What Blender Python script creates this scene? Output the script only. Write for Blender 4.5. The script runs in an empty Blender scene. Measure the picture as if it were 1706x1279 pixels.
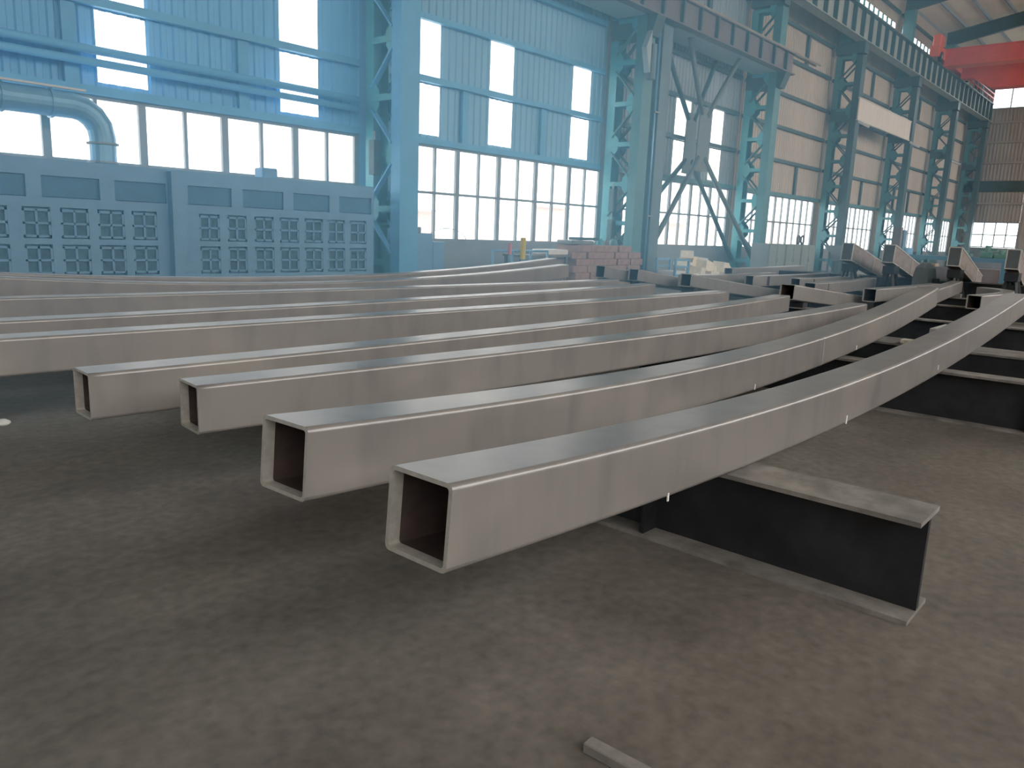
import bpy, bmesh, math, random
from mathutils import Vector, Matrix
random.seed(7)
S = bpy.context.scene
COL = S.collection

# ------------------------------------------------------------------ camera
EYE = 1.8
cam = bpy.data.cameras.new('camera'); cam_o = bpy.data.objects.new('camera', cam); COL.objects.link(cam_o)
cam.sensor_width = 36.0; cam.sensor_fit = 'HORIZONTAL'; cam.lens = 36.0 * 1281 / 1706
cam.clip_start = 0.05; cam.clip_end = 600
m = Matrix(((0.66152, 0.12104, -0.74009), (-0.74890, 0.15821, -0.64352), (0.03920, 0.97996, 0.19530))).to_4x4()
m.translation = (0, 0, EYE)
cam_o.matrix_world = m
S.camera = cam_o

# ------------------------------------------------------------------ world, daylight
W = bpy.data.worlds.new('world'); S.world = W; W.use_nodes = True
bg = W.node_tree.nodes['Background']
bg.inputs[0].default_value = (0.97, 0.985, 1.0, 1); bg.inputs[1].default_value = 4.8
sun = bpy.data.lights.new('sun', 'SUN'); sun.energy = 1.5; sun.angle = math.radians(3); sun.color = (1.0, 0.93, 0.82)
sun_o = bpy.data.objects.new('sun', sun); COL.objects.link(sun_o)
sun_o.rotation_euler = Vector((0.15, 0.45, -0.88)).to_track_quat('-Z', 'Y').to_euler()

def portal(name, loc, size_x, size_y, direction):
    l = bpy.data.lights.new(name, 'AREA'); l.shape = 'RECTANGLE'; l.size = size_x; l.size_y = size_y
    l.cycles.is_portal = True
    o = bpy.data.objects.new(name, l); COL.objects.link(o); o.location = loc
    o.rotation_euler = Vector(direction).to_track_quat('-Z', 'Y').to_euler()
portal('daylight_portal_back', (38, 19.3, 5.2), 98, 8, (0, -1, 0))
portal('daylight_portal_side', (30, -15.4, 11.25), 106, 8.5, (0, 1, 0))

S.view_settings.view_transform = 'Standard'; S.view_settings.look = 'None'
S.view_settings.exposure = 0.48; S.view_settings.gamma = 1.0; S.view_settings.use_curve_mapping = False
S.cycles.max_bounces = 6; S.cycles.diffuse_bounces = 4; S.cycles.glossy_bounces = 2
S.cycles.transparent_max_bounces = 8; S.cycles.volume_bounces = 1
S.cycles.sample_clamp_indirect = 6.0

# ------------------------------------------------------------------ materials
MATS = {}
def mat(name, col, rough=0.6, metal=0.0, noise=0.0, scale=3.0, stretch=(1, 1, 1), col2=None, bump=0.0, spec=0.5):
    if name in MATS: return MATS[name]
    M = bpy.data.materials.new(name); M.use_nodes = True; nt = M.node_tree; b = nt.nodes['Principled BSDF']
    b.inputs['Roughness'].default_value = rough; b.inputs['Metallic'].default_value = metal
    b.inputs['Specular IOR Level'].default_value = spec
    b.inputs['Base Color'].default_value = (*col, 1)
    if noise or col2:
        tc = nt.nodes.new('ShaderNodeTexCoord'); mp = nt.nodes.new('ShaderNodeMapping'); mp.inputs['Scale'].default_value = stretch
        nz = nt.nodes.new('ShaderNodeTexNoise'); nz.inputs['Scale'].default_value = scale; nz.inputs['Detail'].default_value = 6
        nz.inputs['Roughness'].default_value = 0.62
        nt.links.new(tc.outputs['Object'], mp.inputs[0]); nt.links.new(mp.outputs[0], nz.inputs['Vector'])
        cr = nt.nodes.new('ShaderNodeValToRGB'); nt.links.new(nz.outputs['Fac'], cr.inputs[0])
        c2 = col2 or tuple(min(1, c * (1 + noise)) for c in col); c1 = col if col2 else tuple(c * (1 - noise) for c in col)
        cr.color_ramp.elements[0].position = 0.32; cr.color_ramp.elements[1].position = 0.68
        cr.color_ramp.elements[0].color = (*c1, 1); cr.color_ramp.elements[1].color = (*c2, 1)
        nt.links.new(cr.outputs[0], b.inputs['Base Color'])
        if bump:
            bp = nt.nodes.new('ShaderNodeBump'); bp.inputs['Strength'].default_value = bump; bp.inputs['Distance'].default_value = 0.02
            nt.links.new(nz.outputs['Fac'], bp.inputs['Height']); nt.links.new(bp.outputs[0], b.inputs['Normal'])
    MATS[name] = M; return M

def mat_pass(name, col, clear, rough=0.2):
    """a light-passing sheet: part clear, part milky"""
    if name in MATS: return MATS[name]
    M = bpy.data.materials.new(name); M.use_nodes = True; nt = M.node_tree; nt.nodes.clear()
    out = nt.nodes.new('ShaderNodeOutputMaterial'); mx = nt.nodes.new('ShaderNodeMixShader'); mx2 = nt.nodes.new('ShaderNodeMixShader')
    tr = nt.nodes.new('ShaderNodeBsdfTransparent'); tr.inputs[0].default_value = (*col, 1)
    tl = nt.nodes.new('ShaderNodeBsdfTranslucent'); tl.inputs[0].default_value = (*col, 1)
    gl = nt.nodes.new('ShaderNodeBsdfGlossy'); gl.inputs['Roughness'].default_value = rough; gl.inputs[0].default_value = (0.8, 0.8, 0.8, 1)
    mx.inputs[0].default_value = 1 - clear; mx2.inputs[0].default_value = 0.06
    nt.links.new(tr.outputs[0], mx.inputs[1]); nt.links.new(tl.outputs[0], mx.inputs[2])
    nt.links.new(mx.outputs[0], mx2.inputs[1]); nt.links.new(gl.outputs[0], mx2.inputs[2]); nt.links.new(mx2.outputs[0], out.inputs[0])
    MATS[name] = M; return M

def mat_floor():
    M = mat('concrete_floor', (0.12, 0.104, 0.088), 0.6, 0, 0, 0.9, (1, 1, 1), (0.205, 0.18, 0.154), 0.25, 0.35)
    nt = M.node_tree; b = nt.nodes['Principled BSDF']
    tc = nt.nodes.new('ShaderNodeTexCoord'); n2 = nt.nodes.new('ShaderNodeTexNoise'); n2.inputs['Scale'].default_value = 14; n2.inputs['Detail'].default_value = 8
    nt.links.new(tc.outputs['Object'], n2.inputs['Vector'])
    mx = nt.nodes.new('ShaderNodeMixRGB'); mx.blend_type = 'OVERLAY'; mx.inputs[0].default_value = 0.5
    src = b.inputs['Base Color'].links[0].from_socket
    nt.links.new(src, mx.inputs[1]); nt.links.new(n2.outputs['Fac'], mx.inputs[2]); nt.links.new(mx.outputs[0], b.inputs['Base Color'])
    return M

def mat_tube(name, col, dark, patch):
    """grey primer: dark upright brush streaks, pale overspray patches"""
    M = bpy.data.materials.new(name); M.use_nodes = True; nt = M.node_tree; b = nt.nodes['Principled BSDF']
    b.inputs['Metallic'].default_value = 0.1; b.inputs['IOR'].default_value = 1.9
    tc = nt.nodes.new('ShaderNodeTexCoord'); oi = nt.nodes.new('ShaderNodeObjectInfo')
    off = nt.nodes.new('ShaderNodeVectorMath'); off.operation = 'SCALE'; off.inputs['Scale'].default_value = 40
    cmb = nt.nodes.new('ShaderNodeCombineXYZ'); nt.links.new(oi.outputs['Random'], cmb.inputs[0]); nt.links.new(cmb.outputs[0], off.inputs[0])
    add = nt.nodes.new('ShaderNodeVectorMath'); nt.links.new(tc.outputs['Object'], add.inputs[0]); nt.links.new(off.outputs[0], add.inputs[1])
    def noise(scale, stretch, lo, hi, detail=5):
        mp = nt.nodes.new('ShaderNodeMapping'); mp.inputs['Scale'].default_value = stretch; nt.links.new(add.outputs[0], mp.inputs[0])
        n = nt.nodes.new('ShaderNodeTexNoise'); n.inputs['Scale'].default_value = scale; n.inputs['Detail'].default_value = detail; nt.links.new(mp.outputs[0], n.inputs['Vector'])
        r = nt.nodes.new('ShaderNodeMapRange'); r.inputs[1].default_value = lo; r.inputs[2].default_value = hi; nt.links.new(n.outputs['Fac'], r.inputs[0]); return r.outputs[0]
    def mix(fac, a, c):
        m_ = nt.nodes.new('ShaderNodeMixRGB'); nt.links.new(fac, m_.inputs[0])
        if isinstance(a, tuple): m_.inputs[1].default_value = (*a, 1)
        else: nt.links.new(a, m_.inputs[1])
        m_.inputs[2].default_value = (*c, 1); return m_.outputs[0]
    c = mix(noise(2.0, (2.4, 2.4, .7), .46, .85, 3), col, dark)
    c = mix(noise(1.3, (.7, 1, 1.4), .52, .92, 2), c, patch)
    nt.links.new(c, b.inputs['Base Color'])
    b.inputs['Roughness'].default_value = .33
    MATS[name] = M; return M

m_floor = mat_floor()
m_tube = mat_tube('grey_primer_steel', (0.245, 0.222, 0.205), (0.165, 0.152, 0.148), (0.36, 0.325, 0.28))
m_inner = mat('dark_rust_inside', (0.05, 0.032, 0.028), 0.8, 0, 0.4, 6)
m_rim = mat('cut_steel_rim', (0.50, 0.47, 0.42), 0.5, 0.3, 0.15, 20)
m_veilblue = mat('veil_blue_sheet', (0.17, 0.49, 0.82), 0.5, 0, 0.06, 0.6, (1, 1, .3))  # blue veil over the left bays, put into the cladding colour
m_veilgirt = mat('veil_blue_girt', (0.13, 0.42, 0.68), 0.5, 0, 0.08, 2)  # girts and left column carry the blue veil in their colour
m_veilblue2 = mat('pale_veil_sheet', (0.24, 0.49, 0.68), 0.5, 0, 0.06, 0.6, (1, 1, .3))  # paler step of the veil tint, for the next bay
m_greyb = mat('grey_blue_sheet', (0.30, 0.35, 0.38), 0.5, 0, 0.08, 0.6, (1, 1, .3))
m_beige = mat('beige_sheet', (0.50, 0.405, 0.32), 0.5, 0, 0.10, 0.7, (1, 1, .25))
m_endw = mat('beige_end_sheet', (0.33, 0.29, 0.26), 0.5, 0, 0.08, 0.4)
m_teal = mat('teal_paint', (0.085, 0.22, 0.235), 0.45, 0, 0.12, 2)
m_tealb = mat('bright_teal', (0.09, 0.36, 0.40), 0.45, 0, 0.10, 2)
m_dteal = mat('dark_teal_paint', (0.055, 0.095, 0.098), 0.5, 0, 0.15, 2)
m_gird = mat('girder_grey_green', (0.36, 0.38, 0.34), 0.55, 0, 0.12, 1.5)
m_brown = mat('brown_girder_paint', (0.17, 0.135, 0.13), 0.6, 0, 0.2, 1.2)
m_tan = mat('tan_pipe', (0.42, 0.34, 0.26), 0.5, 0, 0.1, 3)
m_soffit = mat('pale_soffit_plate', (0.33, 0.40, 0.42), 0.5, 0, 0.1, 1)
m_arm = mat('grey_green_brace', (0.15, 0.18, 0.175), 0.5, 0, 0.1, 2)
m_twin = mat('blue_grey_post', (0.12, 0.185, 0.215), 0.45, 0, 0.12, 2)
m_dado = mat('grey_plaster', (0.25, 0.27, 0.29), 0.8, 0, 0.12, 1.2)
m_frame = mat('window_frame_grey', (0.27, 0.29, 0.30), 0.5, 0, 0.05, 3)
m_glass = mat_pass('window_glass', (0.86, 0.90, 0.92), 0.88, 0.05)
m_frp = mat_pass('milky_panel', (0.92, 0.95, 0.97), 0.7, 0.3)
m_warmfill = mat_pass('warm_fill_panel', (0.98, 0.965, 0.945), 0.92, 0.3)  # warm tint added to warm the daylight from behind the camera
m_black = mat('black_steel', (0.022, 0.023, 0.026), 0.55, 0.2, 0.5, 3)
m_dust = mat('dusty_flange', (0.22, 0.20, 0.18), 0.8, 0, 0.35, 5)
m_red = mat('crane_red', (0.78, 0.13, 0.105), 0.45, 0, 0.08, 1)
m_orange = mat('crane_orange_red', (0.90, 0.15, 0.07), 0.45)
m_cream = mat('cream_roof_sheet', (0.78, 0.71, 0.57), 0.6, 0, 0.08, 0.5)
m_booth = mat('booth_blue_grey', (0.18, 0.36, 0.55), 0.55, 0, 0.08, 1.5)  # own blue-grey, deepened with the blue veil put into the colour
m_boothd = mat('booth_dark_opening', (0.06, 0.20, 0.34), 0.5, 0, 0.15, 2)
m_filter = mat('filter_mesh', (0.075, 0.15, 0.22), 0.9, 0, 0.3, 8)
m_duct = mat('veil_blue_duct', (0.22, 0.44, 0.62), 0.4, 0.3, 0.12, 2)  # blue of the veil mixed into the metal's colour
m_rust = mat('rusty_plate', (0.28, 0.235, 0.21), 0.7, 0.1, 0, 2.2, (1, 1, 3), (0.19, 0.14, 0.125), 0.1)
m_weld = mat('bright_weld_edge', (0.55, 0.52, 0.46), 0.5, 0.2)
m_greybox = mat('grey_plate', (0.085, 0.09, 0.095), 0.6, 0.1, 0.15, 2)
m_brick = mat('pink_block', (0.38, 0.235, 0.19), 0.85, 0, 0.2, 4)
m_block = mat('cream_block', (0.82, 0.76, 0.63), 0.85, 0, 0.12, 5)
m_cab = mat('grey_green_cabinet', (0.22, 0.25, 0.235), 0.5, 0, 0.12, 1.5, (1, 1, .2))
m_wood = mat('raw_timber', (0.42, 0.30, 0.20), 0.8, 0, 0.2, 3, (1, 1, 8))
m_yellow = mat('safety_yellow', (0.75, 0.55, 0.04), 0.5)
m_pink = mat('pink_plastic', (0.75, 0.25, 0.27), 0.5)
m_white = mat('off_white', (0.72, 0.70, 0.66), 0.6, 0, 0.06, 2)
m_banner = mat('pale_banner_board', (0.66, 0.58, 0.50), 0.6, 0, 0.08, 0.8, (3, 1, .4))
m_bluet = mat('blue_machine_paint', (0.10, 0.22, 0.30), 0.45, 0, 0.1, 2)
m_green = mat('green_machine_paint', (0.12, 0.25, 0.20), 0.45, 0, 0.1, 3)
m_tarp = mat('blue_tarp', (0.05, 0.13, 0.24), 0.5, 0, 0.2, 3)

def mat_brickwall():
    M = bpy.data.materials.new('red_brickwork'); M.use_nodes = True; nt = M.node_tree; b = nt.nodes['Principled BSDF']; b.inputs['Roughness'].default_value = 0.9
    tc = nt.nodes.new('ShaderNodeTexCoord'); mp = nt.nodes.new('ShaderNodeMapping'); mp.inputs['Rotation'].default_value = (math.pi/2, 0, 0)
    br = nt.nodes.new('ShaderNodeTexBrick'); br.inputs['Scale'].default_value = 1.6
    br.inputs['Color1'].default_value = (0.72, 0.43, 0.37, 1); br.inputs['Color2'].default_value = (0.66, 0.38, 0.33, 1); br.inputs['Mortar'].default_value = (0.75, 0.68, 0.63, 1)
    nt.links.new(tc.outputs['Object'], mp.inputs[0]); nt.links.new(mp.outputs[0], br.inputs['Vector']); nt.links.new(br.outputs[0], b.inputs['Base Color'])
    return M
m_brickwall = mat_brickwall()
m_ground = mat('pale_yard_concrete', (0.45, 0.42, 0.38), 0.9, 0, 0.1, 0.3)

# ------------------------------------------------------------------ helpers
def link(name, me, parent=None):
    o = bpy.data.objects.new(name, me); COL.objects.link(o)
    if parent is not None: o.parent = parent
    return o
def tag(o, label=None, cat=None, group=None, kind=None):
    if label: o['label'] = label
    if cat: o['category'] = cat
    if group: o['group'] = group
    if kind: o['kind'] = kind
    return o
def thing(name, label, cat, loc=(0, 0, 0), rz=0, group=None):
    o = bpy.data.objects.new(name, None); COL.objects.link(o); o.location = loc; o.rotation_euler = (0, 0, rz)
    o.empty_display_size = 0.2
    return tag(o, label, cat, group)
class MB:
    def __init__(s): s.v = []; s.f = []; s.mi = []
    def hexa(s, p, mi=0):
        """8 corners: bottom ring 0-3, top ring 4-7"""
        b = len(s.v); s.v += [tuple(q) for q in p]
        for f in ((3, 2, 1, 0), (4, 5, 6, 7), (0, 1, 5, 4), (1, 2, 6, 5), (2, 3, 7, 6), (3, 0, 4, 7)):
            s.f.append(tuple(b + i for i in f)); s.mi.append(mi)
        return s
    def box(s, x0, x1, y0, y1, z0, z1, mi=0):
        return s.hexa([(x0, y0, z0), (x1, y0, z0), (x1, y1, z0), (x0, y1, z0), (x0, y0, z1), (x1, y0, z1), (x1, y1, z1), (x0, y1, z1)], mi)
    def bar(s, a, b, w, h, up=(0, 0, 1), mi=0):
        a = Vector(a); b = Vector(b); d = (b - a).normalized(); up = Vector(up)
        if abs(d.dot(up)) > 0.98: up = Vector((0, 1, 0))
        sx = d.cross(up).normalized() * w / 2; sz = sx.normalized().cross(d) * h / 2
        return s.hexa([a - sx - sz, a + sx - sz, b + sx - sz, b - sx - sz, a - sx + sz, a + sx + sz, b + sx + sz, b - sx + sz], mi)
    def tube(s, pts, r, n=10, caps=True, mi=0):
        pts = [Vector(p) for p in pts]; base = len(s.v); N = len(pts); ref = None
        rr = r if isinstance(r, (list, tuple)) else [r] * N
        for i, p in enumerate(pts):
            d = (pts[min(i + 1, N - 1)] - pts[max(i - 1, 0)]).normalized()
            if ref is None: ref = Vector((0, 0, 1)) if abs(d.z) < .9 else Vector((1, 0, 0))
            u = (ref - d * ref.dot(d)).normalized(); ref = u; w = d.cross(u)
            for k in range(n):
                a = 2 * math.pi * k / n; s.v.append(tuple(p + (u * math.cos(a) + w * math.sin(a)) * rr[i]))
        for i in range(N - 1):
            for k in range(n):
                k2 = (k + 1) % n; s.f.append((base + i*n + k, base + i*n + k2, base + (i+1)*n + k2, base + (i+1)*n + k)); s.mi.append(mi)
        if caps:
            s.f.append(tuple(base + k for k in reversed(range(n)))); s.mi.append(mi)
            s.f.append(tuple(base + (N-1)*n + k for k in range(n))); s.mi.append(mi)
        return s
    def mesh(s, name, mats, smooth=False):
        me = bpy.data.meshes.new(name); me.from_pydata(s.v, [], s.f)
        for mm in (mats if isinstance(mats, (list, tuple)) else [mats]): me.materials.append(mm)
        me.polygons.foreach_set('material_index', s.mi)
        if smooth: me.polygons.foreach_set('use_smooth', [True] * len(s.f))
        me.update(); return me
    def build(s, name, mats, parent=None, smooth=False, bevel=0):
        o = link(name, s.mesh(name, mats, smooth), parent)
        if bevel:
            b = o.modifiers.new('bevel', 'BEVEL'); b.width = bevel; b.segments = 1; b.limit_method = 'ANGLE'
        return o
def part_box(name, mt, parent, x0, x1, y0, y1, z0, z1, bevel=0):
    return MB().box(x0, x1, y0, y1, z0, z1).build(name, mt, parent, bevel=bevel)
def copy_tree(o, parent=None):
    c = o.copy(); COL.objects.link(c); c.parent = parent
    for ch in list(o.children): copy_tree(ch, c)
    return c

# ------------------------------------------------------------------ the setting: floor, walls, roof
C0 = [-9.2, 2.8, 14.8, 26.8, 38.8, 50.8, 62.8, 74.8, 86.8]       # column lines along the hall
YW = 19.0; SILL = 1.37; HEAD = 4.38; EAVE = 19.4; XE = 88.0
tag(MB().box(-26, XE + 0.3, -15.6, YW + 0.25, -0.2, 0).build('floor', m_floor), 'dark stained concrete workshop floor', kind='structure')
tag(MB().box(-120, 200, -120, 150, -0.5, -0.22).build('ground_outside', m_ground), 'pale concrete yard outside the windows', kind='structure')

def ribs(x0, x1, z0, z1, y, along='x', per=0.3, dep=0.04):
    s = MB(); xs = []; x = math.floor(x0 / per) * per
    prof = ((0, 0), (0.12, 0), (0.155, dep), (0.265, dep))
    while x < x1:
        for a, d in prof:
            if x0 < x + a < x1: xs.append((x + a, d))
        x += per
    xs = [(x0, xs[0][1] if xs else 0)] + xs + [(x1, xs[-1][1] if xs else 0)]
    for a, d in xs:
        for z in (z0, z1): s.v.append((a, y - d, z) if along == 'x' else (y - d, a, z))
    for i in range(len(xs) - 1):
        b = 2 * i; s.f.append((b, b + 2, b + 3, b + 1)); s.mi.append(0)
    return s

wall = tag(MB().box(-26, XE, YW - 0.12, YW + 0.12, 0, SILL).build('wall_back', m_dado), 'plastered low wall with ribbed sheet cladding and tall windows above', kind='structure')
STRIPS = {2.8: [(7.38, 8.49), (11.97, 13.15)], 14.8: [(16.62, 17.76), (20.04, 21.22), (24.70, 25.84)], 26.8: [(32.5, 33.8), (35.98, 37.2)]}
SLOT = {50.8: (52.3, 62.2), 62.8: (63.7, 74.2)}
bay_mat = {-9.2: m_veilblue, 2.8: m_veilblue, 14.8: m_veilblue2, 26.8: m_greyb}  # blue veil graded into the sheet colours, bay by bay
def sheet(x0, x1, z0, z1, mt):
    if x1 - x0 > 0.02 and z1 - z0 > 0.02: ribs(x0, x1, z0, z1, YW).build('cladding_sheet', mt, wall)
def win_span(c): return (c + 1.4, c + 11.65) if c == 2.8 else ((c + 1.75, c + 11.95) if c == 14.8 else (c + 1.7, c + 11.6))
prev_end = -26
for c in C0[:-1]:
    mt = bay_mat.get(c, m_beige); x1 = c + 12; a, b = win_span(c)
    sheet(c, a, SILL, HEAD, mt); sheet(b, x1, SILL, HEAD, mt)
    cuts = STRIPS.get(c, []); xs = c
    top = 16.85 if c in SLOT else EAVE
    for (s0, s1) in cuts:
        sheet(xs, s0, HEAD, top, mt); xs = s1
        for z0, z1 in ((HEAD, 4.68), (6.18, 6.45), (8.03, EAVE)): sheet(s0, s1, z0, z1, mt)
        for z0, z1 in ((4.68, 6.18), (6.45, 8.03)):
            part_box('translucent_panel', m_frp, wall, s0, s1, YW - 0.02, YW + 0.0, z0, z1)
    sheet(xs, x1, HEAD, top, mt)
    if c in SLOT:
        s0, s1 = SLOT[c]; sheet(c, s0, top, EAVE, mt); sheet(s1, x1, top, EAVE, mt); sheet(s0, s1, 17.45, EAVE, mt)
        n = int(round((s1 - s0) / 1.02)); st = (s1 - s0) / n
        for k in range(n):
            part_box('slot_pane', m_glass, wall, s0 + k*st + .12, s0 + (k+1)*st - .12, YW - .02, YW, 16.85, 17.45)
            part_box('slot_mullion', m_teal, wall, s0 + k*st - .12, s0 + k*st + .12, YW - .05, YW + .03, 16.85, 17.45)
sheet(-26, C0[0], SILL, EAVE, m_veilblue); sheet(C0[-1], XE, SILL, EAVE, m_beige)
# girts and short posts
gz = [4.47, 6.31, 8.10, 9.86, 11.76, 13.58, 15.4, 18.2]
for c in C0[:-1]:
    mt = m_veilgirt if c < 26 else m_dteal
    for z in gz: part_box('girt', mt if z > 4.5 else (m_teal if c > 26 else mt), wall, c + .3, c + 11.7, YW - .24, YW - .07, z - .09, z + .09)
    for dx, z0, z1 in ((4.0, 4.5, 6.2), (8.05, 4.5, 6.2), (7.9, 11.9, 13.5)):
        if any(s0 - .2 < c + dx < s1 + .2 for s0, s1 in STRIPS.get(c, [])): continue
        part_box('wall_post', mt, wall, c + dx - .14, c + dx + .14, YW - .17, YW - .06, z0, z1)

# tall windows, one per bay
wn = 0
pane_cache = {}
def shared_box(key, dx, dy, dz, mt):
    k = (key, round(dx, 3), round(dy, 3), round(dz, 3))
    if k not in pane_cache: pane_cache[k] = MB().box(-dx/2, dx/2, -dy/2, dy/2, -dz/2, dz/2).mesh(key, mt)
    return pane_cache[k]
def put(name, me, parent, loc, rot=None):
    o = link(name, me, parent); o.location = loc
    if rot: o.rotation_euler = rot
    return o
win_label = ['tall strip window behind the filter booth and duct', 'tall strip window above the pink block stack', 'tall strip window behind the crossed braces', 'tall strip window above the grey cabinets', 'tall strip window behind the rusty box beams', 'tall strip window far down the hall', 'tall strip window at the far end bay', 'tall strip window out of sight to the left']
for c, lab in zip([2.8, 14.8, 26.8, 38.8, 50.8, 62.8, 74.8, -9.2], win_label):
    wn += 1; w = bpy.data.objects.new('window_%d' % wn, None); COL.objects.link(w); tag(w, lab, kind='structure')
    a, b = win_span(c); n = 10; st = (b - a) / n; tz = SILL + 1.53 if c > 10 else 2.94
    for k in range(n + 1):
        wd = 0.17 if k % 2 == 0 else 0.08
        put('mullion', shared_box('mullion', wd, .10, HEAD - SILL, m_frame), w, (a + k*st, YW - .03, (SILL + HEAD)/2))
    for z in (SILL + .04, tz, HEAD - .04):
        put('transom', shared_box('transom', b - a, .09, .08, m_frame), w, ((a + b)/2, YW - .035, z))
    for k in range(n):
        for z0, z1 in ((SILL + .08, tz - .04), (tz + .04, HEAD - .08)):
            put('pane', shared_box('pane', st - .1, .012, z1 - z0, m_glass), w, (a + (k + .5)*st, YW + .02, (z0 + z1)/2))

# end wall with its two windows
we = tag(MB().box(XE, XE + .25, -15.6, YW + .1, 0, 2.0).build('wall_end', m_dado), 'beige sheet end wall far down the hall', kind='structure')
def esheet(y0, y1, z0, z1):
    s = ribs(y0, y1, z0, z1, XE, along='y', dep=.018); s.build('cladding_sheet', m_endw, we)
EW = (13.35, 17.2, 2.06, 4.4); EU = (5.0, 17.1, 15.0, 17.0)
esheet(-15.6, EW[0], 2, 15); esheet(EW[1], YW, 2, 15); esheet(EW[0], EW[1], EW[3], 15)
esheet(EU[1], YW, 15, 17); esheet(-15.6, EU[0], 15, 17); esheet(-15.6, YW, 17, 23)
for z in (6.2, 8.1, 10.0, 11.9, 13.7): part_box('girt', m_endw, we, XE - .2, XE - .05, -15.6, YW - .3, z - .1, z + .1)
part_box('girt', m_dteal, we, XE - .24, XE - .05, -15.6, YW - .3, 7.3, 8.3)
for (y0, y1, z0, z1), nc, nr, lab in ((EW, 4, 2, 'small paned window low in the end wall'), (EU, 8, 1, 'long window high in the end wall')):
    wn += 1; w = bpy.data.objects.new('window_%d' % wn, None); COL.objects.link(w); tag(w, lab, kind='structure')
    st = (y1 - y0) / nc; sr = (z1 - z0) / nr
    for k in range(nc + 1): part_box('mullion', m_frame, w, XE - .05, XE + .05, y0 + k*st - .05, y0 + k*st + .05, z0, z1)
    for k in range(nr + 1): part_box('transom', m_frame, w, XE - .05, XE + .04, y0, y1, z0 + k*sr - .05, z0 + k*sr + .05)
    for k in range(nc):
        for j in range(nr): part_box('pane', m_glass, w, XE + .05, XE + .06, y0 + k*st + .05, y0 + (k+1)*st - .05, z0 + j*sr + .05, z0 + (j+1)*sr - .05)

# wall behind the camera with its long high window, and the near gable
wnr = tag(MB().box(-26, XE, -15.6, -15.35, 0, 7.0).build('wall_near', m_dado), 'low wall behind the photographer', kind='structure')
part_box('cladding_sheet', m_beige, wnr, -26, XE, -15.5, -15.4, 15.5, EAVE)
for c in [-21.2] + C0[:-1]: part_box('translucent_panel', m_warmfill, wnr, c + .15, c + 11.85, -15.46, -15.44, 7.0, 15.5)  # unseen panes, tinted for a warmer fill light
for c in [-21.2] + C0: part_box('window_post', m_teal, wnr, c - .15, c + .15, -15.55, -15.35, 7.0, 15.5)
tag(MB().box(-26.2, -26, -15.6, YW + .1, 0, 22).build('wall_left', m_beige), 'beige gable wall behind the left edge of the picture', kind='structure')

# roof
RIDGE = (1.8, 22.6)
def roof_z(y): return EAVE + (RIDGE[1] - EAVE) * (1 - abs(y - RIDGE[0]) / (YW + .3 - RIDGE[0]))
ceil_o = bpy.data.objects.new('ceiling', None); COL.objects.link(ceil_o); tag(ceil_o, 'cream sheet roof on dark steel rafters', kind='structure')
def roof_strip(name, y0, y1, mt, x0=-26.2, x1=XE + .3):
    q = lambda dz: [(x0, y0, roof_z(y0) + dz), (x1, y0, roof_z(y0) + dz), (x1, y1, roof_z(y1) + dz), (x0, y1, roof_z(y1) + dz)]
    MB().hexa(q(0) + q(.06)).build(name, mt, ceil_o)
for y0, y1 in ((RIDGE[0], YW + .3), (-15.7, RIDGE[0])): roof_strip('roof_sheet', y0, y1, m_cream)
for c in C0:
    for y0, y1 in ((RIDGE[0], 18.6), (-15.2, RIDGE[0])):
        s = MB()
        for dz0, dz1, hw in ((-.32, -.26, .16), (-1.3, -1.24, .16), (-1.27, -.3, .02)):
            s.hexa([(c - hw, y0, roof_z(y0) + dz0), (c + hw, y0, roof_z(y0) + dz0), (c + hw, y1, roof_z(y1) + dz0), (c - hw, y1, roof_z(y1) + dz0), (c - hw, y0, roof_z(y0) + dz1), (c + hw, y0, roof_z(y0) + dz1), (c + hw, y1, roof_z(y1) + dz1), (c - hw, y1, roof_z(y1) + dz1)])
        s.build('rafter', m_dteal, ceil_o)
y = -15.0
while y < 19:
    part_box('purlin', m_greyb, ceil_o, -26, XE, y - .05, y + .05, roof_z(y) - .26, roof_z(y) - .02); y += 1.7

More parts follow.
